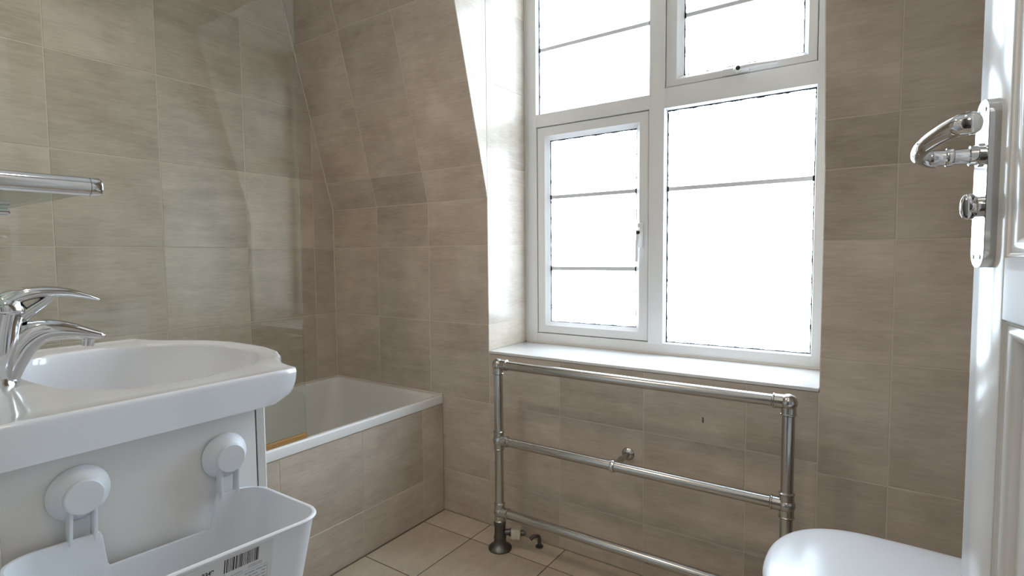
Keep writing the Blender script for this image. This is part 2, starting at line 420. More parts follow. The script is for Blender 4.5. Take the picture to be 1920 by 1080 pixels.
# fixed outer frame, mullion and transoms
box(bm, (REV, YF, SILL + 0.0), (-1.182, YF + 0.07, FT), 0.003)            # left
box(bm, (-0.182, YF, SILL + 0.0), (XE, YF + 0.07, FT), 0.003)             # right
box(bm, (-1.182 - 0.002, YF + 0.0005, SILL), (-0.18, YF + 0.07, 0.7215), 0.003)    # bottom
box(bm, (-1.184, YF + 0.0005, 2.12), (-0.18, YF + 0.07, FT), 0.003)       # top
for x0, x1, z0, z1 in ((-1.19, -0.70, 0.715, 1.565), (-0.66, -0.175, 1.615, 2.125)):     # rebates behind the opening lights
    a = 0.028
    for lo, hi in (((x0, z0), (x0 + a, z1)), ((x1 - a, z0), (x1, z1)), ((x0, z0), (x1, z0 + a)), ((x0, z1 - a), (x1, z1))):
        box(bm, (lo[0], YF + 0.052, lo[1]), (hi[0], YF + 0.068, hi[1]))
obj('frame', bm, M['upvc'], win)
bm = B(); box(bm, (-0.708, YF - 0.001, 0.716), (-0.652, YF + 0.07, 2.125), 0.003); obj('mullion', bm, M['upvc'], win)
bm = B(); box(bm, (-1.186, YF - 0.0005, 1.558), (-0.705, YF + 0.07, 1.609), 0.003); obj('transom', bm, M['upvc'], win)
bm = B(); box(bm, (-0.655, YF - 0.0005, 1.552), (-0.178, YF + 0.07, 1.622), 0.003); obj('transom', bm, M['upvc'], win)

def pane_set(parent, x0, x1, z0, z1, bars, beadw=0.012, bead=True):
    if bead:
        bm = B(); profile_frame(bm, x0 - beadw, x1 + beadw, z0 - beadw, z1 + beadw, beadw, YF + 0.006, YF + 0.03, 0.009); obj('glazing_bead', bm, M['upvc'], parent)
    bm = B(); box(bm, (x0 - 0.008, gl_y, z0 - 0.008), (x1 + 0.008, gl_y + 0.004, z1 + 0.008)); obj('pane', bm, M['obscure'], parent, False)
    # ragged dark gasket line seen through the patterned glass edge
    bm = B(); y = gl_y - 0.0028
    rnd = random.Random(int((x0 + z0) * 1000))
    def edge(p0, p1, inward, w0):
        n = int((Vector(p1) - Vector(p0)).length / 0.004)
        pts_o, pts_i = [], []
        for k in range(n + 1):
            t = k / n; p = Vector(p0).lerp(Vector(p1), t)
            w = w0 * (0.8 + 0.9 * rnd.random() * (0.5 + 0.5 * math.sin(k * 0.35 + x0 * 9)))
            pts_o.append(p - Vector(inward) * 0.003); pts_i.append(p + Vector(inward) * w)
        loft(bm, [[Vector((p.x, y, p.y)) for p in pts_o], [Vector((p.x, y, p.y)) for p in pts_i], [Vector((p.x, y + 0.0012, p.y)) for p in pts_i]], close=False)
    edge((x0, z0), (x0, z1), (1, 0), 0.0034); edge((x1, z0), (x1, z1), (-1, 0), 0.0030); edge((x0, z0), (x1, z0), (0, 1), 0.0026); edge((x0, z1), (x1, z1), (0, -1), 0.0038)
    for z in bars:
        for xa, xb in ((x0, x0 + 0.006), (x1 - 0.006, x1)): box(bm, (xa, gl_y - 0.0045, z - 0.009), (xb, gl_y - 0.0005, z + 0.009))
    obj('gasket', bm, M['gasket'], parent, False)
    for z in bars:
        bm = B(); box(bm, (x0 + 0.001, gl_y - 0.003, z - 0.0072), (x1 - 0.001, gl_y, z + 0.0072), 0.001, 1)
        obj('glazing_bar', bm, M['lead'], parent)
    return
pane_set(win, -1.180, -0.711, 1.612, 2.118, [1.868])
pane_set(win, -0.648, -0.184, 0.724, 1.549, [1.273])
def handle(parent, x, z, dx, dz, lx, lz):
    """base plate, boss with key barrel, lever towards (lx, lz)"""
    hd = B()
    y = YF + 0.0055
    box(hd, (x - (0.055 if dx else 0.011), y - 0.008, z - (0.055 if dz else 0.011)), (x + (0.03 if dx else 0.011), y, z + (0.035 if dz else 0.011)), 0.004, 3)
    h = obj('handle', hd, M['upvc'], parent); h['label'] = 'white window handle with a dark key barrel'
    L = B(); d = Vector((lx, 0, lz)).normalized(); ln = math.hypot(lx, lz)
    p = [Vector((x, y - 0.006, z)) - d * 0.012, Vector((x, y - 0.020, z)), Vector((x, y - 0.030, z)) + d * ln * 0.25, Vector((x, y - 0.033, z)) + d * ln * 0.6, Vector((x, y - 0.030, z)) + d * ln]
    sweep(L, bez(p, 6), [(0.006 + 0.003 * math.exp(-(i / 5.0) ** 2), 0.010 - 0.005 * min(1, i / 18)) for i in range(25)], 14, up=(0, -1, 0), power=2.6)
    obj('lever', L, M['upvc'], h)
    k = B(); lathe(k, [(0, 0.0068), (0.004, 0.0068), (0.0045, 0.006)], (x, y - 0.0265, z), (0, -1, 0), 16); obj('key_barrel', k, M['black'], h)
# side hung casement at the bottom left
cb = B(); profile_frame(cb, -1.1792, -0.7108, 0.7240, 1.5555, 0.050, YF + 0.005, YF + 0.05, 0.016, wl_=0.0502, wr_=0.0492, wt=0.0525, wbm=0.045)
cas = obj('casement', cb, M['upvc'], win); cas['label'] = 'side-hung casement, lower left light'
pane_set(cas, -1.129, -0.760, 0.769, 1.503, [1.276, 0.988], bead=False)
handle(cas, -0.738, 1.121, 0, 1, -0.004, -0.105)
# top hung sash at the top right
cb = B(); profile_frame(cb, -0.6495, -0.1845, 1.6245, 2.1175, 0.040, YF + 0.005, YF + 0.05, 0.014, wl_=0.0575, wr_=0.0365, wt=0.0375, wbm=0.0345)
cas2 = obj('top_sash', cb, M['upvc'], win); cas2['label'] = 'top-hung sash, upper right light'
pane_set(cas2, -0.592, -0.221, 1.659, 2.08, [1.862], bead=False)
handle(cas2, -0.405, 1.637, 1, 0, 0.115, -0.004)
# sill board
bm = B(); box(bm, (REV + 0.001, YW - 0.002, SILL - 0.010), (XE - 0.001, YF + 0.06, SILL), 0.0015, 2)
s = obj('sill', bm, M['enamel'], win); s['label'] = 'smooth white window sill'
bm = B(); sweep(bm, [(REV + 0.004, YF - 0.001, SILL + 0.002), (XE - 0.004, YF - 0.001, SILL + 0.002)], 0.004, 8)
sweep(bm, [(REV + 0.001, YF - 0.001, SILL + 0.004), (REV + 0.001, YF - 0.001, HEAD - 0.01)], 0.003, 8)
obj('sealant', bm, M['silicone'], win)
# corner sealant lines
bm = B()
sweep(bm, [(XL + 0.001, YW - 0.001, 0.48), (XL + 0.001, YW - 0.001, KZ), (XL + 0.001, wy(CEIL) - 0.001, CEIL - 0.005)], 0.0028, 8)
struct(obj('trim_2', bm, M['silicone']), 'pale sealant line up the corner beside the bathtub', 'sealant')

# ------------------------------------------------------------------ ceiling lamps, and a fill lamp added in the hall
def downlight(x, y, label, power):
    t = thing('ceiling_spotlight', label, 'lamp', (x, y, CEIL), 'recessed spotlights in the ceiling')
    bm = B(); lathe(bm, [(0, 0.045), (0.004, 0.045), (0.006, 0.042), (0.004, 0.033), (0.0, 0.031)], (x, y, CEIL), (0, 0, -1), 28, cap=False); obj('bezel', bm, M['chrome'], t)
    bm = B(); lathe(bm, [(0, 0.031), (0.002, 0.031), (0.0021, 0.0)], (x, y, CEIL), (0, 0, -1), 24); obj('lens', bm, M['lamp'], t)
    l = bpy.data.lights.new('lamp_bulb', 'SPOT'); l.energy = power; l.spot_size = math.radians(140); l.spot_blend = 0.6; l.color = (1.0, 0.86, 0.70); l.shadow_soft_size = 0.03
    lo = bpy.data.objects.new('lamp_bulb', l); COL.objects.link(lo); lo.location = (x, y, CEIL - 0.05)
downlight(-1.30, 0.42, 'warm recessed ceiling spotlight over the basin', 11.0)
downlight(-0.25, 0.50, 'warm recessed ceiling spotlight over the clear floor', 3.5)
t = thing('hall_fill_lamp', 'round fill lamp added out of view in the hallway to light the room', 'lamp', (-0.2, -0.8, CEIL))  # unseen hall lamp, added as frontal fill for the bathroom
bm = B(); lathe(bm, [(0, 0.13), (0.03, 0.14), (0.06, 0.12), (0.085, 0.06), (0.09, 0.0)], (-0.2, -0.8, CEIL), (0, 0, -1), 28); obj('fill_lamp_shade', bm, emit('hall_fill_glow', (1.0, 0.88, 0.72), 4.0), t)
hl = bpy.data.lights.new('lamp_bulb', 'POINT'); hl.energy = 8.0; hl.color = (1.0, 0.93, 0.86); hl.shadow_soft_size = 0.35  # soft fill light through the doorway, added below the hall lamp
hlo = bpy.data.objects.new('lamp_bulb', hl); COL.objects.link(hlo); hlo.location = (-0.2, -0.8, CEIL - 0.25)
bm = B(); lathe(bm, [(0, 0.145), (0.012, 0.145), (0.014, 0.14)], (-0.2, -0.8, CEIL), (0, 0, -1), 28); obj('base_plate', bm, M['upvc'], t)

# ------------------------------------------------------------------ bathtub
XB, ZB = -1.466, 0.478
tub = thing('bathtub', 'white built-in bathtub with a beige tiled side panel', 'bathtub', (-1.8, 0.85, 0))
bm = B()
cx, cy = (XL + XB) / 2, (YB + YW) / 2; hx, hy = (XB - XL) / 2 - 0.0015, (YW - YB) / 2 - 0.0015
def rr(dx, dy, z, r, sh=0): return [Vector((x, y, z)) for x, y in rrect(cx, cy + sh, hx - dx, hy - dy, r, 8)]
# outer lip (down), rim, inner slope, bottom
rings = [rr(0.012, 0.0, ZB - 0.032, 0.004), rr(0, 0, ZB - 0.032, 0.004), rr(0, 0, ZB - 0.005, 0.005), rr(0.002, 0.002, ZB - 0.0012, 0.006), rr(0.006, 0.006, ZB, 0.008),
         rr(0.016, 0.016, ZB, 0.03), rr(0.021, 0.021, ZB - 0.003, 0.035), rr(0.025, 0.026, ZB - 0.012, 0.04), rr(0.034, 0.040, ZB - 0.10, 0.06), rr(0.052, 0.08, ZB - 0.24, 0.09), rr(0.082, 0.16, ZB - 0.33, 0.12), rr(0.11, 0.21, ZB - 0.36, 0.12), rr(0.20, 0.5, ZB - 0.365, 0.08)]
loft(bm, rings, True, False, True)
obj('tub_shell', bm, M['enamel'], tub, angle=50)
bm = B(); box(bm, (XB - 0.055, YB + 0.002, 0), (XB - 0.006 - GB, YW - 0.002, ZB - 0.033))
pn = obj('side_panel', bm, M['grout'], tub, False); pn['label'] = 'tiled side of the bathtub'
tile_region(pn, [(YB, 0.001), (YW - 0.001, 0.001), (YW - 0.001, ZB - 0.034), (YB, ZB - 0.034)], [-0.02, 0.293, 0.606, 0.919, 1.231, 1.5305, 1.84], [-0.15, 0.160, 0.47], lambda u, v: Vector((XB - 0.006, u, v)), (1, 0, 0), M['tile'])
bm = B(); sweep(bm, [(XL + 0.002, YB + 0.01, ZB + 0.001), (XL + 0.002, YW - 0.003, ZB + 0.001)], 0.0045, 8); sweep(bm, [(XL + 0.003, YW - 0.003, ZB + 0.001), (XB - 0.002, YW - 0.003, ZB + 0.001)], 0.0045, 8)
obj('sealant', bm, M['silicone'], tub)
bm = B(); lathe(bm, [(0, 0.035), (0.002, 0.035), (0.004, 0.03), (0.002, 0.018), (0.002, 0.0)], (cx, 0.45, ZB - 0.3655), (0, 0, 1), 24); obj('drain', bm, M['chrome'], tub)

# shower screen standing on the bath edge
sc = thing('shower_screen', 'clear glass shower screen standing on the edge of the bathtub', 'shower screen', (XB, 0.6, ZB))
YS = 1.021
bm = B(); box(bm, (XB - 0.020, 0.24, ZB + 0.012), (XB - 0.014, YS, 1.93), 0.0); obj('glass_panel', bm, M['screen'], sc, False)
bm = B(); box(bm, (XB - 0.0201, YS, ZB + 0.012), (XB - 0.0139, YS + 0.0012, 1.93)); o = obj('glass_edge', bm, M['edge'], sc, False)
bm = B(); box(bm, (XB - 0.024, 0.24, ZB + 0.0005), (XB - 0.010, YS, ZB + 0.016), 0.002, 2); o = obj('bottom_seal', bm, M['amber'], sc); o['label'] = 'amber yellowed rubber seal'
bm = B(); box(bm, (XB - 0.030, 0.215, ZB + 0.0005), (XB - 0.004, 0.245, 1.94), 0.003, 2); obj('hinge_post', bm, M['chrome'], sc)
bm = B(); box(bm, (XB - 0.034, YB, ZB + 0.0005), (XB, 0.216, 1.94), 0.002, 2); o = obj('fixed_panel', bm, M['upvc'], sc)

# ------------------------------------------------------------------ heated towel rail
YR = 1.53; PX = (-1.105, -0.192); BZ = (0.662, 0.393, 0.134)
tr = thing('towel_rail', 'chrome ball-jointed heated towel rail standing under the window', 'towel rail', (-0.65, YR, 0))
for x, nm in zip(PX, (0, 1)):
    bm = B(); sweep(bm, [(x, YR, 0.125), (x, YR, 0.655)], 0.0155, 20)
    po = obj('post', bm, M['oldchrome'], tr)
    for z in BZ:
        s = 1 if nm == 0 else -1
        bm = B()
        lathe(bm, [(-0.0215 + 0.043 * (0.5 - 0.5 * math.cos(PI * k / 12)), 0.0215 * math.sin(PI * k / 12)) for k in range(13)], (x, YR, z), (0, 0, 1), 20, cap=False)
        lathe(bm, [(0.012, 0.0182), (0.032, 0.0182), (0.0335, 0.0200), (0.036, 0.0200), (0.0375, 0.0178), (0.039, 0.0155)], (x, YR, z), (s, 0, 0), 20)
        for sg in ((-1,) if z == BZ[0] else ((1, -1) if z == BZ[1] else (1, -1))):
            lathe(bm, [(0.012, 0.0180), (0.028, 0.0180), (0.0295, 0.0195), (0.032, 0.0195), (0.0335, 0.0172), (0.035, 0.0155)], (x, YR, z), (0, 0, sg), 20)
        obj('ball_joint', bm, M['oldchrome'], tr, angle=30)
    bm = B(); lathe(bm, [(0.0, 0.041), (0.004, 0.042), (0.008, 0.040), (0.013, 0.031), (0.022, 0.0235), (0.034, 0.0205), (0.040, 0.0225), (0.046, 0.0225), (0.052, 0.0195), (0.085, 0.0195), (0.090, 0.0215), (0.098, 0.0215), (0.104, 0.018), (0.125, 0.0165)], (x, YR, 0.0), (0, 0, 1), 24)
    o = obj('foot', bm, M['darkmetal'], tr); o['label'] = 'dark tarnished foot with a floor flange'
    # valve
    s = 1 if nm == 0 else -1
    bm = B(); lathe(bm, [(0.008, 0.011), (0.030, 0.011), (0.031, 0.014), (0.036, 0.014), (0.037, 0.009), (0.042, 0.009)], (x, YR + 0.004, 0.060), (s * 0.9, 0.42, 0), 16)
    v = obj('valve', bm, M['darkmetal'], tr)
    p0 = Vector((x, YR + 0.004, 0.060)); d = Vector((s * 0.9, 0.42, 0)).normalized()
    bm = B(); box(bm, (-0.017, -0.018, -0.019), (0.017, 0.018, 0.019), 0.004, 2, Matrix.Translation(p0 + d * 0.056) @ d.to_track_quat('X', 'Z').to_matrix().to_4x4())
    o = obj('valve_cap', bm, M['cream'], tr); o['label'] = 'cream plastic valve cap'
    bm = B(); lathe(bm, [(0.070, 0.0100), (0.084, 0.0100), (0.085, 0.007), (0.090, 0.007)], p0, d, 14); obj('valve_stub', bm, M['darkmetal'], tr)
    bm = B(); q = Vector((x + s * 0.100, YR + 0.065, 0.058)); sweep(bm, bez([(q.x - s * 0.008, q.y - 0.008, 0.034), (q.x, q.y, 0.043), (q.x + s * 0.010, q.y + 0.015, 0.040), (q.x + s * 0.012, q.y + 0.02, 0.026), (q.x + s * 0.012, q.y + 0.02, 0.0)], 6), 0.0065, 12)
    lathe(bm, [(0, 0.014), (0.004, 0.014), (0.006, 0.008)], (q.x + s * 0.012, q.y + 0.02, 0), (0, 0, 1), 16)
    obj('pipe', bm, M['darkmetal'], tr)
for z in BZ:
    bm = B(); sweep(bm, [(PX[0] + 0.03, YR, z), (PX[1] - 0.03, YR, z)], 0.0155, 24); obj('rail', bm, M['oldchrome'], tr)
bm = B(); bxx = -0.673
lathe(bm, [(0, 0.021), (0.004, 0.021), (0.009, 0.017), (0.012, 0.009), (0.040, 0.0075), (0.055, 0.010), (0.062, 0.010), (0.066, 0.0075), (0.108, 0.0075)], (bxx, YW, 0.394), (0, -1, 0), 20)
wbk = obj('wall_bracket', bm, M['oldchrome'], tr)
bm = B(); lathe(bm, [(-0.006, 0.0158), (-0.006, 0.0195), (-0.003, 0.0205), (0.003, 0.0205), (0.006, 0.0195), (0.006, 0.0158)], (bxx, YR, 0.393), (1, 0, 0), 24, cap=False); obj('clamp_ring', bm, M['chrome'], wbk)

# ------------------------------------------------------------------ vanity unit
VX, VX2, VY = -0.815, -1.405, 0.488
def out_y(u):
    """front edge of the slab, u from -1 to 1"""
    a = abs(u)
    pts = [(0.0, 0.637), (0.2, 0.635), (0.4, 0.620), (0.55, 0.598), (0.68, 0.570), (0.80, 0.553), (0.92, 0.546), (1.0, 0.543)]
    for (u0, y0), (u1, y1) in zip(pts, pts[1:]):
        if a <= u1:
            t = (a - u0) / (u1 - u0); t = t * t * (3 - 2 * t) * 0.35 + t * 0.65
            return y0 + (y1 - y0) * t
    return pts[-1][1]
def door_y(x):
    u = (x + 1.11) / 0.312
    return out_y(u) - 0.027 - 0.030 * min(1.0, u * u / 0.893)
van = thing('vanity_unit', 'white bathroom vanity cabinet under the basin', 'cabinet', (-1.11, 0.3, 0))
for a, b in ((VX2, VX2 + 0.016), (VX - 0.016, VX)):
    bm = B(); box(bm, (a, YB + 0.002, 0.08), (b, 0.4712, 0.806), 0.0015, 2); obj('side_panel', bm, M['cab'], van)
bm = B(); box(bm, (VX2 + 0.016, YB + 0.004, 0.08), (VX - 0.016, 0.4685, 0.096)); obj('base_board', bm, M['cab'], van, False)
bm = B(); box(bm, (VX2 + 0.016, YB + 0.002, 0.096), (VX - 0.016, YB + 0.010, 0.70)); obj('back_board', bm, M['cab'], van, False)
for a, b in ((VX2 + 0.001, (VX + VX2) / 2 - 0.0015), ((VX + VX2) / 2 + 0.0015, VX)):
    bm = B(); n_ = 24; prof = []
    for k in range(n_ + 1):
        x = a + (b - a) * k / n_; e = 0.0025 if k in (0, n_) else 0.0; yf = door_y(x) - e; yb = door_y(x) - 0.0175 + e
        prof.append([Vector((x, yb, 0.0925)), Vector((x, yb + 0.0025, 0.090)), Vector((x, yf - 0.0025, 0.090)), Vector((x, yf, 0.0925)), Vector((x, yf, 0.804)), Vector((x, yf - 0.0025, 0.8065)), Vector((x, yb + 0.0025, 0.8065)), Vector((x, yb, 0.804))])
    loft(bm, prof, True, True, True); d = obj('door', bm, M['cab'], van)
    hxk = (b - 0.04) if a < -1.3 else (a + 0.04)
    bm = B(); lathe(bm, [(0, 0.006), (0.012, 0.006), (0.014, 0.013), (0.022, 0.014), (0.026, 0.009)], (hxk, door_y(hxk) - 0.001, 0.52), (0, 1, 0), 18); obj('knob', bm, M['chrome'], d)
bm = B(); box(bm, (VX2 + 0.02, YB + 0.01, 0), (VX - 0.012, 0.44, 0.08), 0.001, 1); obj('plinth', bm, M['cab'], van)
bm = B(); box(bm, (VX - 0.02, YB + 0.002, 0.0), (VX + 0.004, 0.166, 0.760), 0.0015, 2); o = obj('filler_strip', bm, M['gloss'], van); o['label'] = 'glossy white strip along the wall edge'

# ------------------------------------------------------------------ basin
ba = thing('basin', 'white ceramic basin with a bowed front on the vanity cabinet', 'basin', (-1.11, 0.3, 0.8))
BX, BZT = -1.11, 0.860
HW = 0.312
def outline():
    pts = []
    yb = YB + 0.002
    NF, NSd, NB = 48, 14, 20
    for k in range(NSd): pts.append((HW - 0.010 * (1 - k / NSd) * 0.0, yb + (out_y(1) - 0.010 - yb) * k / NSd))      # right side, forward
    for k in range(NF + 1):
        u = 1 - 2 * k / NF; y = out_y(u)
        if k in (0, NF): y -= 0.008
        pts.append((HW * u if 0 < k < NF else (HW - 0.001) * u, y))
    for k in range(1, NSd + 1): pts.append((-HW, out_y(1) - 0.010 + (yb - out_y(1) + 0.010) * k / NSd))
    for k in range(1, NB): pts.append((-HW + 2 * HW * k / NB, yb))
    return pts
OUT = outline()
ccx, ccy = 0.0, 0.40
def bowl_pt(x, y, s):
    """point of the bowl edge in the direction of the outline point; s scales about the bowl centre"""
    a = math.atan2((y - 0.415), x * 0.72)
    ca, sa = math.cos(a), math.sin(a)
    rx, ryf, ryb = 0.226, 0.190, 0.150
    e = 2 / 2.4
    px = rx * math.copysign(abs(ca) ** e, ca); py = (ryf if sa > 0 else ryb) * math.copysign(abs(sa) ** (2 / (2.0 if sa > 0 else 3.0)), sa)
    return (px * s, 0.415 + py * s)
def ring_out(inset_, z, front_only=False):
    r = []
    n = len(OUT)
    for i, (x, y) in enumerate(OUT):
        xp, yp = OUT[i - 1]; xn, yn = OUT[(i + 1) % n]
        tx, ty = xn - xp, yn - yp; L = math.hypot(tx, ty) or 1
        nx, ny = ty / L, -tx / L
        w = inset_
        if front_only: w = inset_ * min(1, max(0.0, (y - 0.495) / 0.04)) if y > 0.495 else 0.0
        if y <= YB + 0.003: ny = 0 if not front_only else ny; w = min(w, 0.004)
        r.append(Vector((BX + x - nx * w, y - ny * w, z)))
    return r
rings = []
def bring(s_, dz):
    back = 0.055 * max(0.0, dz - 0.02) / 0.18
    return [Vector((BX + bowl_pt(x, y, s_)[0], bowl_pt(x, y, s_)[1] - back, BZT - dz)) for x, y in OUT]
BOWL = ((1.0, 0.0045), (0.993, 0.008), (0.984, 0.020), (0.970, 0.045), (0.950, 0.078), (0.920, 0.112), (0.87, 0.145), (0.77, 0.173), (0.60, 0.190), (0.4, 0.197), (0.2, 0.200), (0.1, 0.201))
for s_, dz in BOWL[:3:-1]: rings.append(bring(s_ + 0.045, dz + 0.010))
rings.append(bring(1.02, 0.054)); rings.append(ring_out(0.036, 0.807))
for t in (1.0, 0.8, 0.6, 0.4, 0.2, 0.0):            # curved under edge
    z = 0.808 + 0.045 * (1 - math.sin(t * PI / 2)) ** 1.0
    rings.append(ring_out(0.034 * (1 - math.cos(t * PI / 2)), z if t > 0 else 0.853, True))
rings.append(ring_out(0.0005, BZT - 0.004)); rings.append(ring_out(0.002, BZT - 0.0012)); rings.append(ring_out(0.006, BZT)); rings.append(ring_out(0.012, BZT - 0.001))
def blend(t, z):
    a = ring_out(0.012, z); out = []
    for (x, y), p in zip(OUT, a):
        bx, by = bowl_pt(x, y, 1.0); out.append(Vector((p.x + (BX + bx - p.x) * t, p.y + (by - p.y) * t, z)))
    return out
rings.append(blend(0.35, BZT - 0.0025)); rings.append(blend(0.8, BZT - 0.003))
for s_, dz in BOWL: rings.append(bring(s_, dz))
bm = B(); loft(bm, rings, True, True, True)
obj('basin_body', bm, M['ceramic'], ba, angle=60)
bm = B(); lathe(bm, [(0, 0.024), (0.003, 0.024), (0.005, 0.020), (0.003, 0.012), (0.003, 0.0)], (BX, 0.360, BZT - 0.2015), (0, 0, 1), 24); obj('drain', bm, M['chrome'], ba)
bm = B(); lathe(bm, [(0, 0.011), (0.002, 0.011), (0.003, 0.008), (0.001, 0.006), (0.001, 0.0)], (BX, 0.262, BZT - 0.052), (0, 1, 0.3), 20); obj('overflow_ring', bm, M['chrome'], ba)

# ------------------------------------------------------------------ tap
TX = -1.09
tap = thing('mixer_tap', 'chrome single-lever mixer tap on the basin', 'tap', (TX, 0.24, BZT))
bm = B(); lathe(bm, [(0, 0.0275), (0.004, 0.0275), (0.006, 0.0262), (0.018, 0.0262)], (TX, 0.228, BZT - 0.004), (0, 0.10, 1), 28); obj('base_ring', bm, M['chrome'], tap)
# body sweeping up and into the spout
bm = B()
path = bez([(TX, 0.234, 0.866), (TX, 0.244, 0.893), (TX, 0.260, 0.918), (TX, 0.286, 0.931), (TX, 0.318, 0.928), (TX, 0.348, 0.919), (TX, 0.366, 0.914)], 7)
nP = len(path)
HT_ = [(0, 0.022), (0.18, 0.0250), (0.36, 0.0250), (0.5, 0.0195), (0.65, 0.0150), (0.82, 0.0100), (1.0, 0.0060)]
def prad(i):
    t = i / (nP - 1)
    for (t0, h0), (t1, h1) in zip(HT_, HT_[1:]):
        if t <= t1 + 1e-9: h = h0 + (h1 - h0) * (t - t0) / (t1 - t0); break
    w = 0.0250 * (1 - t) + 0.0165 * t
    return (h if t < 0.97 else h * 0.7, w if t < 0.97 else w * 0.85)
sweep(bm, path, [prad(i) for i in range(nP)], 28, up=(1, 0, 0) if False else (0, 1, 0), power=2.5)
obj('spout', bm, M['chrome'], tap, angle=60)
bm = B(); sweep(bm, bez([(TX, 0.227, 0.868), (TX, 0.230, 0.905), (TX, 0.235, 0.940), (TX, 0.240, 0.962)], 5), [0.0262 + 0.0006 * math.sin(i * 0.3) for i in range(16)], 28, up=(0, 1, 0), power=2.8)
obj('tap_body', bm, M['chrome'], tap, angle=60)
bm = B(); lathe(bm, [(0, 0.0085), (0.009, 0.0085), (0.010, 0.0095), (0.014, 0.0095)], (TX, 0.345, 0.899), (0, 0.15, 1), 20); obj('aerator', bm, M['chrome'], tap)
# lever
bm = B(); lathe(bm, [(0, 0.0262), (0.002, 0.0275), (0.010, 0.0270), (0.019, 0.0225), (0.026, 0.012), (0.0275, 0.0)], (TX, 0.241, 0.963), (0, 0.12, 1), 28)
lv = obj('lever_cap', bm, M['chrome'], tap, angle=60)
bm = B()
path = bez([(TX, 0.236, 0.972), (TX, 0.256, 0.986), (TX, 0.285, 0.992), (TX, 0.318, 0.990), (TX, 0.345, 0.982), (TX, 0.362, 0.975)], 6); nP = len(path)
sweep(bm, path, [(0.0122 * (1 - i / (nP - 1)) ** 0.9 + 0.0020, 0.021 * (1 - (i / (nP - 1)) ** 1.5) + 0.010 * (i / (nP - 1)) ** 1.5) for i in range(nP)], 24, up=(0, 0, 1), power=2.3)
sweep(bm, bez([(TX, 0.262, 0.955), (TX, 0.276, 0.966), (TX, 0.292, 0.978), (TX, 0.300, 0.987)], 4), [(0.009 - 0.0003 * q_, 0.014) for q_ in range(13)], 16, up=(0, 1, 0), power=3)
obj('lever', bm, M['chrome'], lv, angle=60)

# ------------------------------------------------------------------ glass shelf on the wall behind the basin
sh = thing('glass_shelf', 'glass shelf with a thick chrome rail above the basin', 'shelf', (-0.95, YB, 1.12))
bm = B(); lathe(bm, [(0, 0.0105), (0.196, 0.0105)], (-0.75, YB, 1.1245), (0, 1, 0), 28); lathe(bm, [(0.1965, 0.0105), (0.2055, 0.0105), (0.2075, 0.0092), (0.2085, 0.005)], (-0.75, YB, 1.1245), (0, 1, 0), 28)
lathe(bm, [(0, 0.018), (0.004, 0.018), (0.006, 0.014)], (-0.75, YB, 1.1245), (0, 1, 0), 24)
obj('rail', bm, M['chrome'], sh)
bm = B(); lathe(bm, [(0, 0.0055), (0.204, 0.0055), (0.207, 0.0045)], (-1.09, YB, 1.1135), (0, 1, 0), 20); lathe(bm, [(0, 0.014), (0.004, 0.014)], (-1.09, YB, 1.1135), (0, 1, 0), 20); obj('support_rod', bm, M['chrome'], sh)
bm = B(); box(bm, (-1.40, YB + 0.002, 1.1195), (-0.755, 0.257, 1.1245), 0.001, 1); obj('glass_plate', bm, M['shelfglass'], sh, False)

# ------------------------------------------------------------------ suction basket on the side of the vanity
bk = thing('suction_basket', 'white plastic basket hung by suction cups on the vanity side', 'basket', (VX, 0.31, 0.60))
def bask(x0, x1, y0, y1, r, z, n=8): return [Vector((x, y, z)) for x, y in rrect((x0 + x1) / 2, (y0 + y1) / 2, (x1 - x0) / 2, (y1 - y0) / 2, r, n)]
# ring with extra points along the back so that its notch can be cut
def back_z(y):
    a, b = 0.250, 0.384
    def sm(t): t = max(0, min(1, t)); return t * t * (3 - 2 * t)
    return 0.700 - 0.047 * (sm((y - a) / 0.010) * (1 - sm((y - b) / 0.012)))
def ring_b(d, z_top, frac, thick=0.0):
    """frac 0 at top, 1 at the base"""
    X0, X1, Y0, Y1 = -0.800, -0.626, 0.150, 0.452
    tp = 0.013 * frac
    x0, x1, y0, y1 = X0 + d + tp * 0.3, X1 - d - tp, Y0 + d + tp, Y1 - d - tp
    r = max(0.036 - d, 0.01); pts = []
    base = rrect((x0 + x1) / 2, (y0 + y1) / 2, (x1 - x0) / 2, (y1 - y0) / 2, r, 8)
    # densify: insert points on the long back edge (between 2nd and 3rd corner)
    out = []
    for i in range(len(base)):
        p, q = base[i], base[(i + 1) % len(base)]
        out.append(p)
        L = math.hypot(q[0] - p[0], q[1] - p[1])
        if L > 0.05:
            m = 80 if abs(p[0] - x0) < 1e-4 and abs(q[0] - x0) < 1e-4 else 12
            for k in range(1, m): out.append((p[0] + (q[0] - p[0]) * k / m, p[1] + (q[1] - p[1]) * k / m))
    res = []
    for x, y in out:
        zt = back_z(y) if x < x0 + 0.02 else 0.700
        z = (zt + z_top) if frac <= 0 else zt + (0.582 - zt) * frac
        res.append(Vector((x, y, z)))
    return res
bm = B()
rings = [ring_b(0, 0, 1.0), ring_b(0, 0, 0.6), ring_b(0, 0, 0.25), ring_b(0, 0, 0.06)]
rings += [ring_b(0.0, -0.004, 0), ring_b(-0.0022, -0.0035, 0), ring_b(-0.0030, -0.0015, 0), ring_b(-0.0018, 0.0004, 0), ring_b(0.0005, 0.0008, 0), ring_b(0.0024, 0.0, 0), ring_b(0.0028, -0.003, 0)]
rings += [ring_b(0.0025, 0, 0.08), ring_b(0.0025, 0, 0.6), ring_b(0.0025, 0, 0.965)]
loft(bm, rings, True, True, True)
obj('bin', bm, M['plastic'], bk, angle=50)
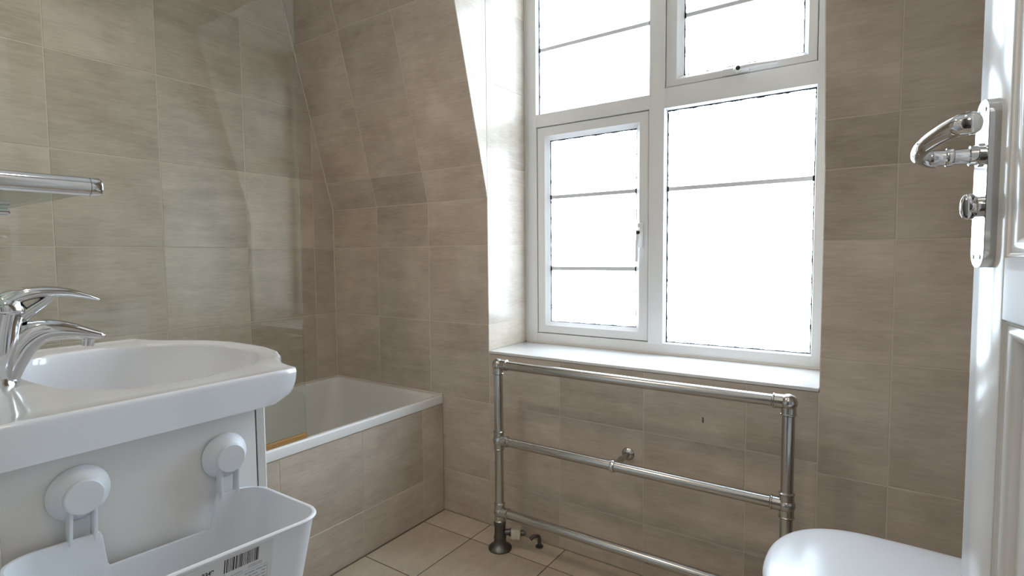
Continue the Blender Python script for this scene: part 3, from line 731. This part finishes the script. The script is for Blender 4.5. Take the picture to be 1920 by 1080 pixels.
for yc, zc in ((0.232, 0.752), (0.412, 0.752)):
    bm = B(); lathe(bm, [(0, 0.0325), (0.002, 0.0335), (0.004, 0.0330), (0.011, 0.0255), (0.016, 0.0215), (0.0175, 0.0205)], (VX + 0.0005, yc, zc), (1, 0, 0), 36)
    cup = obj('suction_cup', bm, M['plastic'], bk, angle=40)
    bm = B(); lathe(bm, [(0.0165, 0.0212), (0.0225, 0.0208), (0.0238, 0.0195), (0.0240, 0.0)], (VX, yc, zc - 0.001), (1, 0, 0), 36); obj('knob', bm, M['plastic'], cup, angle=40)
    bm = B()
    for dy in (-0.0125, 0.0125): box(bm, (VX + 0.006, yc + dy - 0.002, 0.694), (VX + 0.020, yc + dy + 0.002, zc - 0.012), 0.001, 2)
    obj('hanger', bm, M['plastic'], bk)
# label sticker on the front
def front_x(z): return -0.626 - 0.013 * (0.700 - z) / 0.118
tlt = Matrix.Rotation(-math.atan(0.013 / 0.118), 4, 'Y')
def fbox(bm, y0, y1, z0, z1, off, t):
    pts = [(y0, z0), (y1, z0), (y1, z1), (y0, z1)]
    loft(bm, [[Vector((front_x(z) + off, y, z)) for y, z in pts], [Vector((front_x(z) + off + t, y, z)) for y, z in pts]], True, True, True)
bm = B(); fbox(bm, 0.200, 0.376, 0.590, 0.6935, 0.0001, 0.0003)
lb = obj('sticker', bm, M['paper'], bk, False); lb['label'] = 'printed paper sticker with a barcode'
bm = B(); rnd = random.Random(3); y = 0.314
while y < 0.3570:
    w = rnd.choice((0.0007, 0.0012, 0.0018, 0.0007)); fbox(bm, y, y + w, 0.6740, 0.6905, 0.0004, 0.0002); y += w + rnd.choice((0.0006, 0.0009, 0.0014))
o = obj('barcode', bm, M['ink'], lb, False); o['kind'] = 'stuff'
bm = B(); rnd = random.Random(5)
def frame_box(y0, y1, z0, z1, t=0.0004):
    fbox(bm, y0, y1, z1 - t, z1, 0.0004, 0.0001); fbox(bm, y0, y1, z0, z0 + t, 0.0004, 0.0001); fbox(bm, y0, y0 + t, z0, z1, 0.0004, 0.0001); fbox(bm, y1 - t, y1, z0, z1, 0.0004, 0.0001)
frame_box(0.309, 0.370, 0.592, 0.6650)
fbox(bm, 0.306, 0.3155, 0.6710, 0.6720, 0.0004, 0.0001)
for (a, b, z) in ((0.344, 0.362, 0.6700), (0.344, 0.362, 0.6680), (0.310, 0.337, 0.6672)):
    fbox(bm, a, b, z, z + 0.0009, 0.0004, 0.0001)
for r in range(14):
    z = 0.6620 - r * 0.0042; y = 0.315
    while y < 0.366:
        w = rnd.uniform(0.003, 0.009); e = min(y + w, 0.368)
        if rnd.random() < 0.85: fbox(bm, y, e, z - 0.0014, z, 0.0004, 0.0001)
        y = e + 0.0012
o = obj('fine_print', bm, M['greyink'], lb, False); o['kind'] = 'stuff'
def text_mesh(body, size, y, z, mat, parent, name, bold=0.0):
    cu = bpy.data.curves.new(name, 'FONT'); cu.body = body; cu.size = size; cu.offset = bold; cu.extrude = 0.00005; cu.align_x = 'LEFT'
    to = bpy.data.objects.new(name, cu); COL.objects.link(to); bpy.context.view_layer.update()
    me = bpy.data.meshes.new_from_object(to); bpy.data.objects.remove(to)
    for v in me.vertices:
        yy, zz = y + v.co.x, z + v.co.y; v.co = Vector((front_x(zz) + 0.0006 + v.co.z, yy, zz))
    me.materials.clear(); me.materials.append(mat)
    o = bpy.data.objects.new(name, me); COL.objects.link(o); o.parent = parent; o.matrix_parent_inverse = parent.matrix_basis.inverted(); return o
text_mesh('TISKEN', 0.0105, 0.2385, 0.6790, M['ink'], lb, 'lettering', 0.0002)
text_mesh('2349', 0.0068, 0.2885, 0.6800, M['ink'], lb, 'lettering', 0.0002)

bk.rotation_euler.x = -0.05

# ------------------------------------------------------------------ toilet
to = thing('toilet', 'white ceramic toilet with a closed rounded lid beside the door', 'toilet', (0.15, 1.14, 0))
TY, TZ = 1.13, 0.46
def dshape(xf, xb, hw, z, n=40, e=2.3):
    """front tip at xf, straight back at xb"""
    pts = []; xm = xf + (xb - xf) * 0.39
    for k in range(n + 1):
        a = -PI / 2 - PI * k / n           # from near side round the front to the far side
        c, s = math.cos(a), math.sin(a)
        pts.append(Vector((xm + (xm - xf) * math.copysign(abs(c) ** (2 / e), c), TY + hw * math.copysign(abs(s) ** (2 / e), s), z)))
    m = 10
    for k in range(1, m + 1):
        t = k / m; pts.append(Vector((xm + (xb - xm) * t, TY + hw * (1 - 0.10 * t * t), z)))
    for k in range(1, m): pts.append(Vector((xb, TY + hw * 0.9 * (1 - 2 * k / m), z)))
    for k in range(m, 0, -1):
        t = k / m; pts.append(Vector((xm + (xb - xm) * t, TY - hw * (1 - 0.10 * t * t), z)))
    return pts
bm = B()
L = [(0.006, -0.022), (0.001, -0.020), (0.0, -0.014), (0.001, -0.008), (0.005, -0.003), (0.012, 0.0), (0.03, 0.003), (0.07, 0.0065), (0.13, 0.008)]
loft(bm, [dshape(-0.177 + d, 0.262 - d, 0.196 - d, TZ + z) for d, z in L], True, True, True)
obj('lid', bm, M['lidplastic'], to, angle=50)
bm = B(); loft(bm, [dshape(-0.170 + d, 0.262 - d, 0.189 - d, z) for d, z in ((0.004, 0.412), (0.0, 0.416), (0.0, 0.430), (0.004, 0.4355))], True, True, True); obj('seat', bm, M['lidplastic'], to, angle=50)
bm = B()
bl = [(0.20, 0.25, 0.115, 0.0), (0.195, 0.25, 0.118, 0.02), (0.20, 0.25, 0.11, 0.06), (0.17, 0.24, 0.115, 0.16), (0.08, 0.22, 0.145, 0.25), (-0.04, 0.2, 0.170, 0.33), (-0.135, 0.19, 0.182, 0.385), (-0.155, 0.19, 0.185, 0.405), (-0.152, 0.19, 0.182, 0.410)]
loft(bm, [dshape(-0.0 + a - (0.0), 0.44, w, z) for a, _, w, z in bl], True, True, True)
obj('bowl', bm, M['ceramic'], to, angle=50)
bm = B(); box(bm, (0.30, TY - 0.19, 0.41), (0.492, TY + 0.19, 0.78), 0.025, 4); cs = obj('cistern', bm, M['ceramic'], to)
bm = B(); box(bm, (0.29, TY - 0.20, 0.781), (0.495, TY + 0.20, 0.81), 0.01, 3); obj('cistern_lid', bm, M['ceramic'], cs)
bm = B(); lathe(bm, [(0, 0.022), (0.006, 0.022), (0.008, 0.018)], (0.395, TY, 0.81), (0, 0, 1), 24); obj('flush_button', bm, M['chrome'], cs)
for dy in (-0.075, 0.075):
    bm = B(); lathe(bm, [(-0.02, 0.011), (0.02, 0.011)], (0.270, TY + dy, 0.443), (0, 1, 0), 18); box(bm, (0.262, TY + dy - 0.012, 0.409), (0.284, TY + dy + 0.012, 0.443), 0.003, 2); obj('hinge', bm, M['chrome'], to)

# ------------------------------------------------------------------ the open door
E0 = Vector((0.07713, 0.74347, 0)); DD = Vector((-0.13, 0.991514, 0)); NN = Vector((0.991514, 0.13, 0))
DM = Matrix(((DD.x, -NN.x, 0, E0.x), (DD.y, -NN.y, 0, E0.y), (0, 0, 1, 0), (0, 0, 0, 1)))   # local x: along the leaf (edge at 0), y: out of the visible face
dr = root_struct('door_1', 'white gloss panelled door standing open into the room', 'door')
def dobj(name, bm, mat, parent, angle=35):
    bmesh.ops.transform(bm, matrix=DM, verts=bm.verts[:]); return obj(name, bm, mat, parent, angle=angle)
W, T, HT = 0.66, 0.036, 1.985
def dbox(name, s0, s1, z0, z1, y0=-T, y1=0.0, bev=0.0018, mat='gloss', par=None):
    bm = B(); box(bm, (s0, y0, z0), (s1, y1, z1), bev, 2); return dobj(name, bm, M[mat], par or dr)
STW = 0.089
dbox('stile', -STW, 0, 0.008, HT); dbox('stile', -W, -W + STW, 0.008, HT); dbox('muntin', -W / 2 - 0.045, -W / 2 + 0.045, 0.2, 0.98); dbox('muntin', -W / 2 - 0.045, -W / 2 + 0.045, 1.038, 1.87)
for z0, z1 in ((0.008, 0.20), (0.980, 1.038), (1.87, HT)): dbox('rail', -W + STW - 0.001, -STW + 0.001, z0, z1, y1=-0.0004)
for s0, s1 in ((-W / 2 + 0.045, -STW), (-W + STW, -W / 2 - 0.045)):
    for z0, z1 in ((0.20, 0.980), (1.038, 1.87)):
        dbox('panel', s0 - 0.002, s1 + 0.002, z0 - 0.002, z1 + 0.002, y0=-T + 0.012, y1=-0.012, bev=0)
        bm = B()
        def rg(d, y): return [Vector((s0 + d, y, z0 + d)), Vector((s1 - d, y, z0 + d)), Vector((s1 - d, y, z1 - d)), Vector((s0 + d, y, z1 - d))]
        prof = [(0, -0.013), (0, -0.0015), (0.002, -0.0025), (0.0035, -0.0042), (0.0055, -0.0036), (0.009, -0.0035), (0.013, -0.0050), (0.017, -0.0080), (0.0195, -0.0112), (0.020, -0.013)]
        loft(bm, [rg(d, y) for d, y in prof]); dobj('moulding', bm, M['gloss'], dr, 50)
# lever handle on its back plate
bm = B(); pr = [(x, z) for x, z in rrect(-0.048, 1.107, 0.0202, 0.0800, 0.0165, 8)]
loft(bm, [[Vector((-0.048 + (x + 0.048) * k, y, 1.107 + (z - 1.107) * kz)) for x, z in pr] for k, kz, y in ((1, 1, 0.0), (1, 1, 0.0088), (0.985, 0.996, 0.0094), (0.6, 0.85, 0.0096))], True, True, True)
hp = dobj('handle_plate', bm, M['chrome'], dr, 25); hp['label'] = 'polished chrome plate of the door handle'
sx, sz = -0.046, 1.1355
bm = B(); lathe(bm, [(0.009, 0.0115), (0.012, 0.0115), (0.0125, 0.0095), (0.018, 0.0095), (0.019, 0.0078), (0.030, 0.0074), (0.031, 0.0088), (0.0335, 0.0094), (0.036, 0.0088), (0.037, 0.0078), (0.046, 0.0082), (0.052, 0.0075), (0.056, 0.005)], (sx, 0, sz), (0, 1, 0), 48)
path = bez([(sx + 0.004, 0.044, sz - 0.001), (sx - 0.004, 0.054, sz), (sx - 0.020, 0.0615, sz + 0.002), (sx - 0.042, 0.0610, sz + 0.0065), (sx - 0.062, 0.0535, sz + 0.012), (sx - 0.078, 0.045, sz + 0.0155), (sx - 0.088, 0.0375, sz + 0.016)], 7); nP = len(path)
def lr(i):
    t = i / (nP - 1); h = 0.0085 - 0.0018 * math.sin(t * PI) + 0.0022 * t
    if t > 0.96: h *= 0.8
    return (h, 0.0062 + 0.001 * t)
sweep(bm, path, [lr(i) for i in range(nP)], 20, up=(0, 0, 1), power=2.2)
dobj('lever', bm, M['chrome'], hp, 28)
bm = B(); e = Vector((sx - 0.086, 0.040, sz + 0.0155)); lathe(bm, [(-0.011, 0.004), (-0.0095, 0.0075), (-0.005, 0.0095), (0.005, 0.0095), (0.0085, 0.0075), (0.010, 0.0045), (0.0095, 0.0030), (0.0095, 0.0)], e, (-0.55, -0.83, 0), 22); dobj('scroll_end', bm, M['chrome'], hp, 35)
bm = B(); lathe(bm, [(0.0088, 0.0100), (0.013, 0.0100), (0.014, 0.0075), (0.018, 0.006)], (-0.052, 0, 1.086), (0, 1, 0), 22)
loft(bm, [[Vector((-0.052 + 0.0042 * math.copysign(abs(math.cos(a)) ** 0.8, math.cos(a)) * w, yy, 1.086 + 0.0128 * math.sin(a) * w)) for a in [2 * PI * k / 40 for k in range(40)]] for yy, w in ((0.012, 0.7), (0.015, 0.95), (0.019, 1.0), (0.0225, 0.85), (0.0245, 0.5))], True, True, True)
dobj('thumb_turn', bm, M['chrome'], hp, 50)
for s_, z_ in ((-0.038, 1.1765), (-0.058, 1.1765), (-0.038, 1.0375), (-0.058, 1.0375)):
    bm = B(); lathe(bm, [(0.0085, 0.0030), (0.0094, 0.0030), (0.0100, 0.0020), (0.0100, 0.0)], (s_, 0, z_), (0, 1, 0), 14); dobj('screw', bm, M['darkmetal'], hp)
for z_ in (0.25, 1.75):
    bm = B(); lathe(bm, [(-0.04, 0.006), (0.04, 0.006)], (-W - 0.004, 0.004, z_), (0, 0, 1), 14); dobj('hinge', bm, M['chrome'], dr)
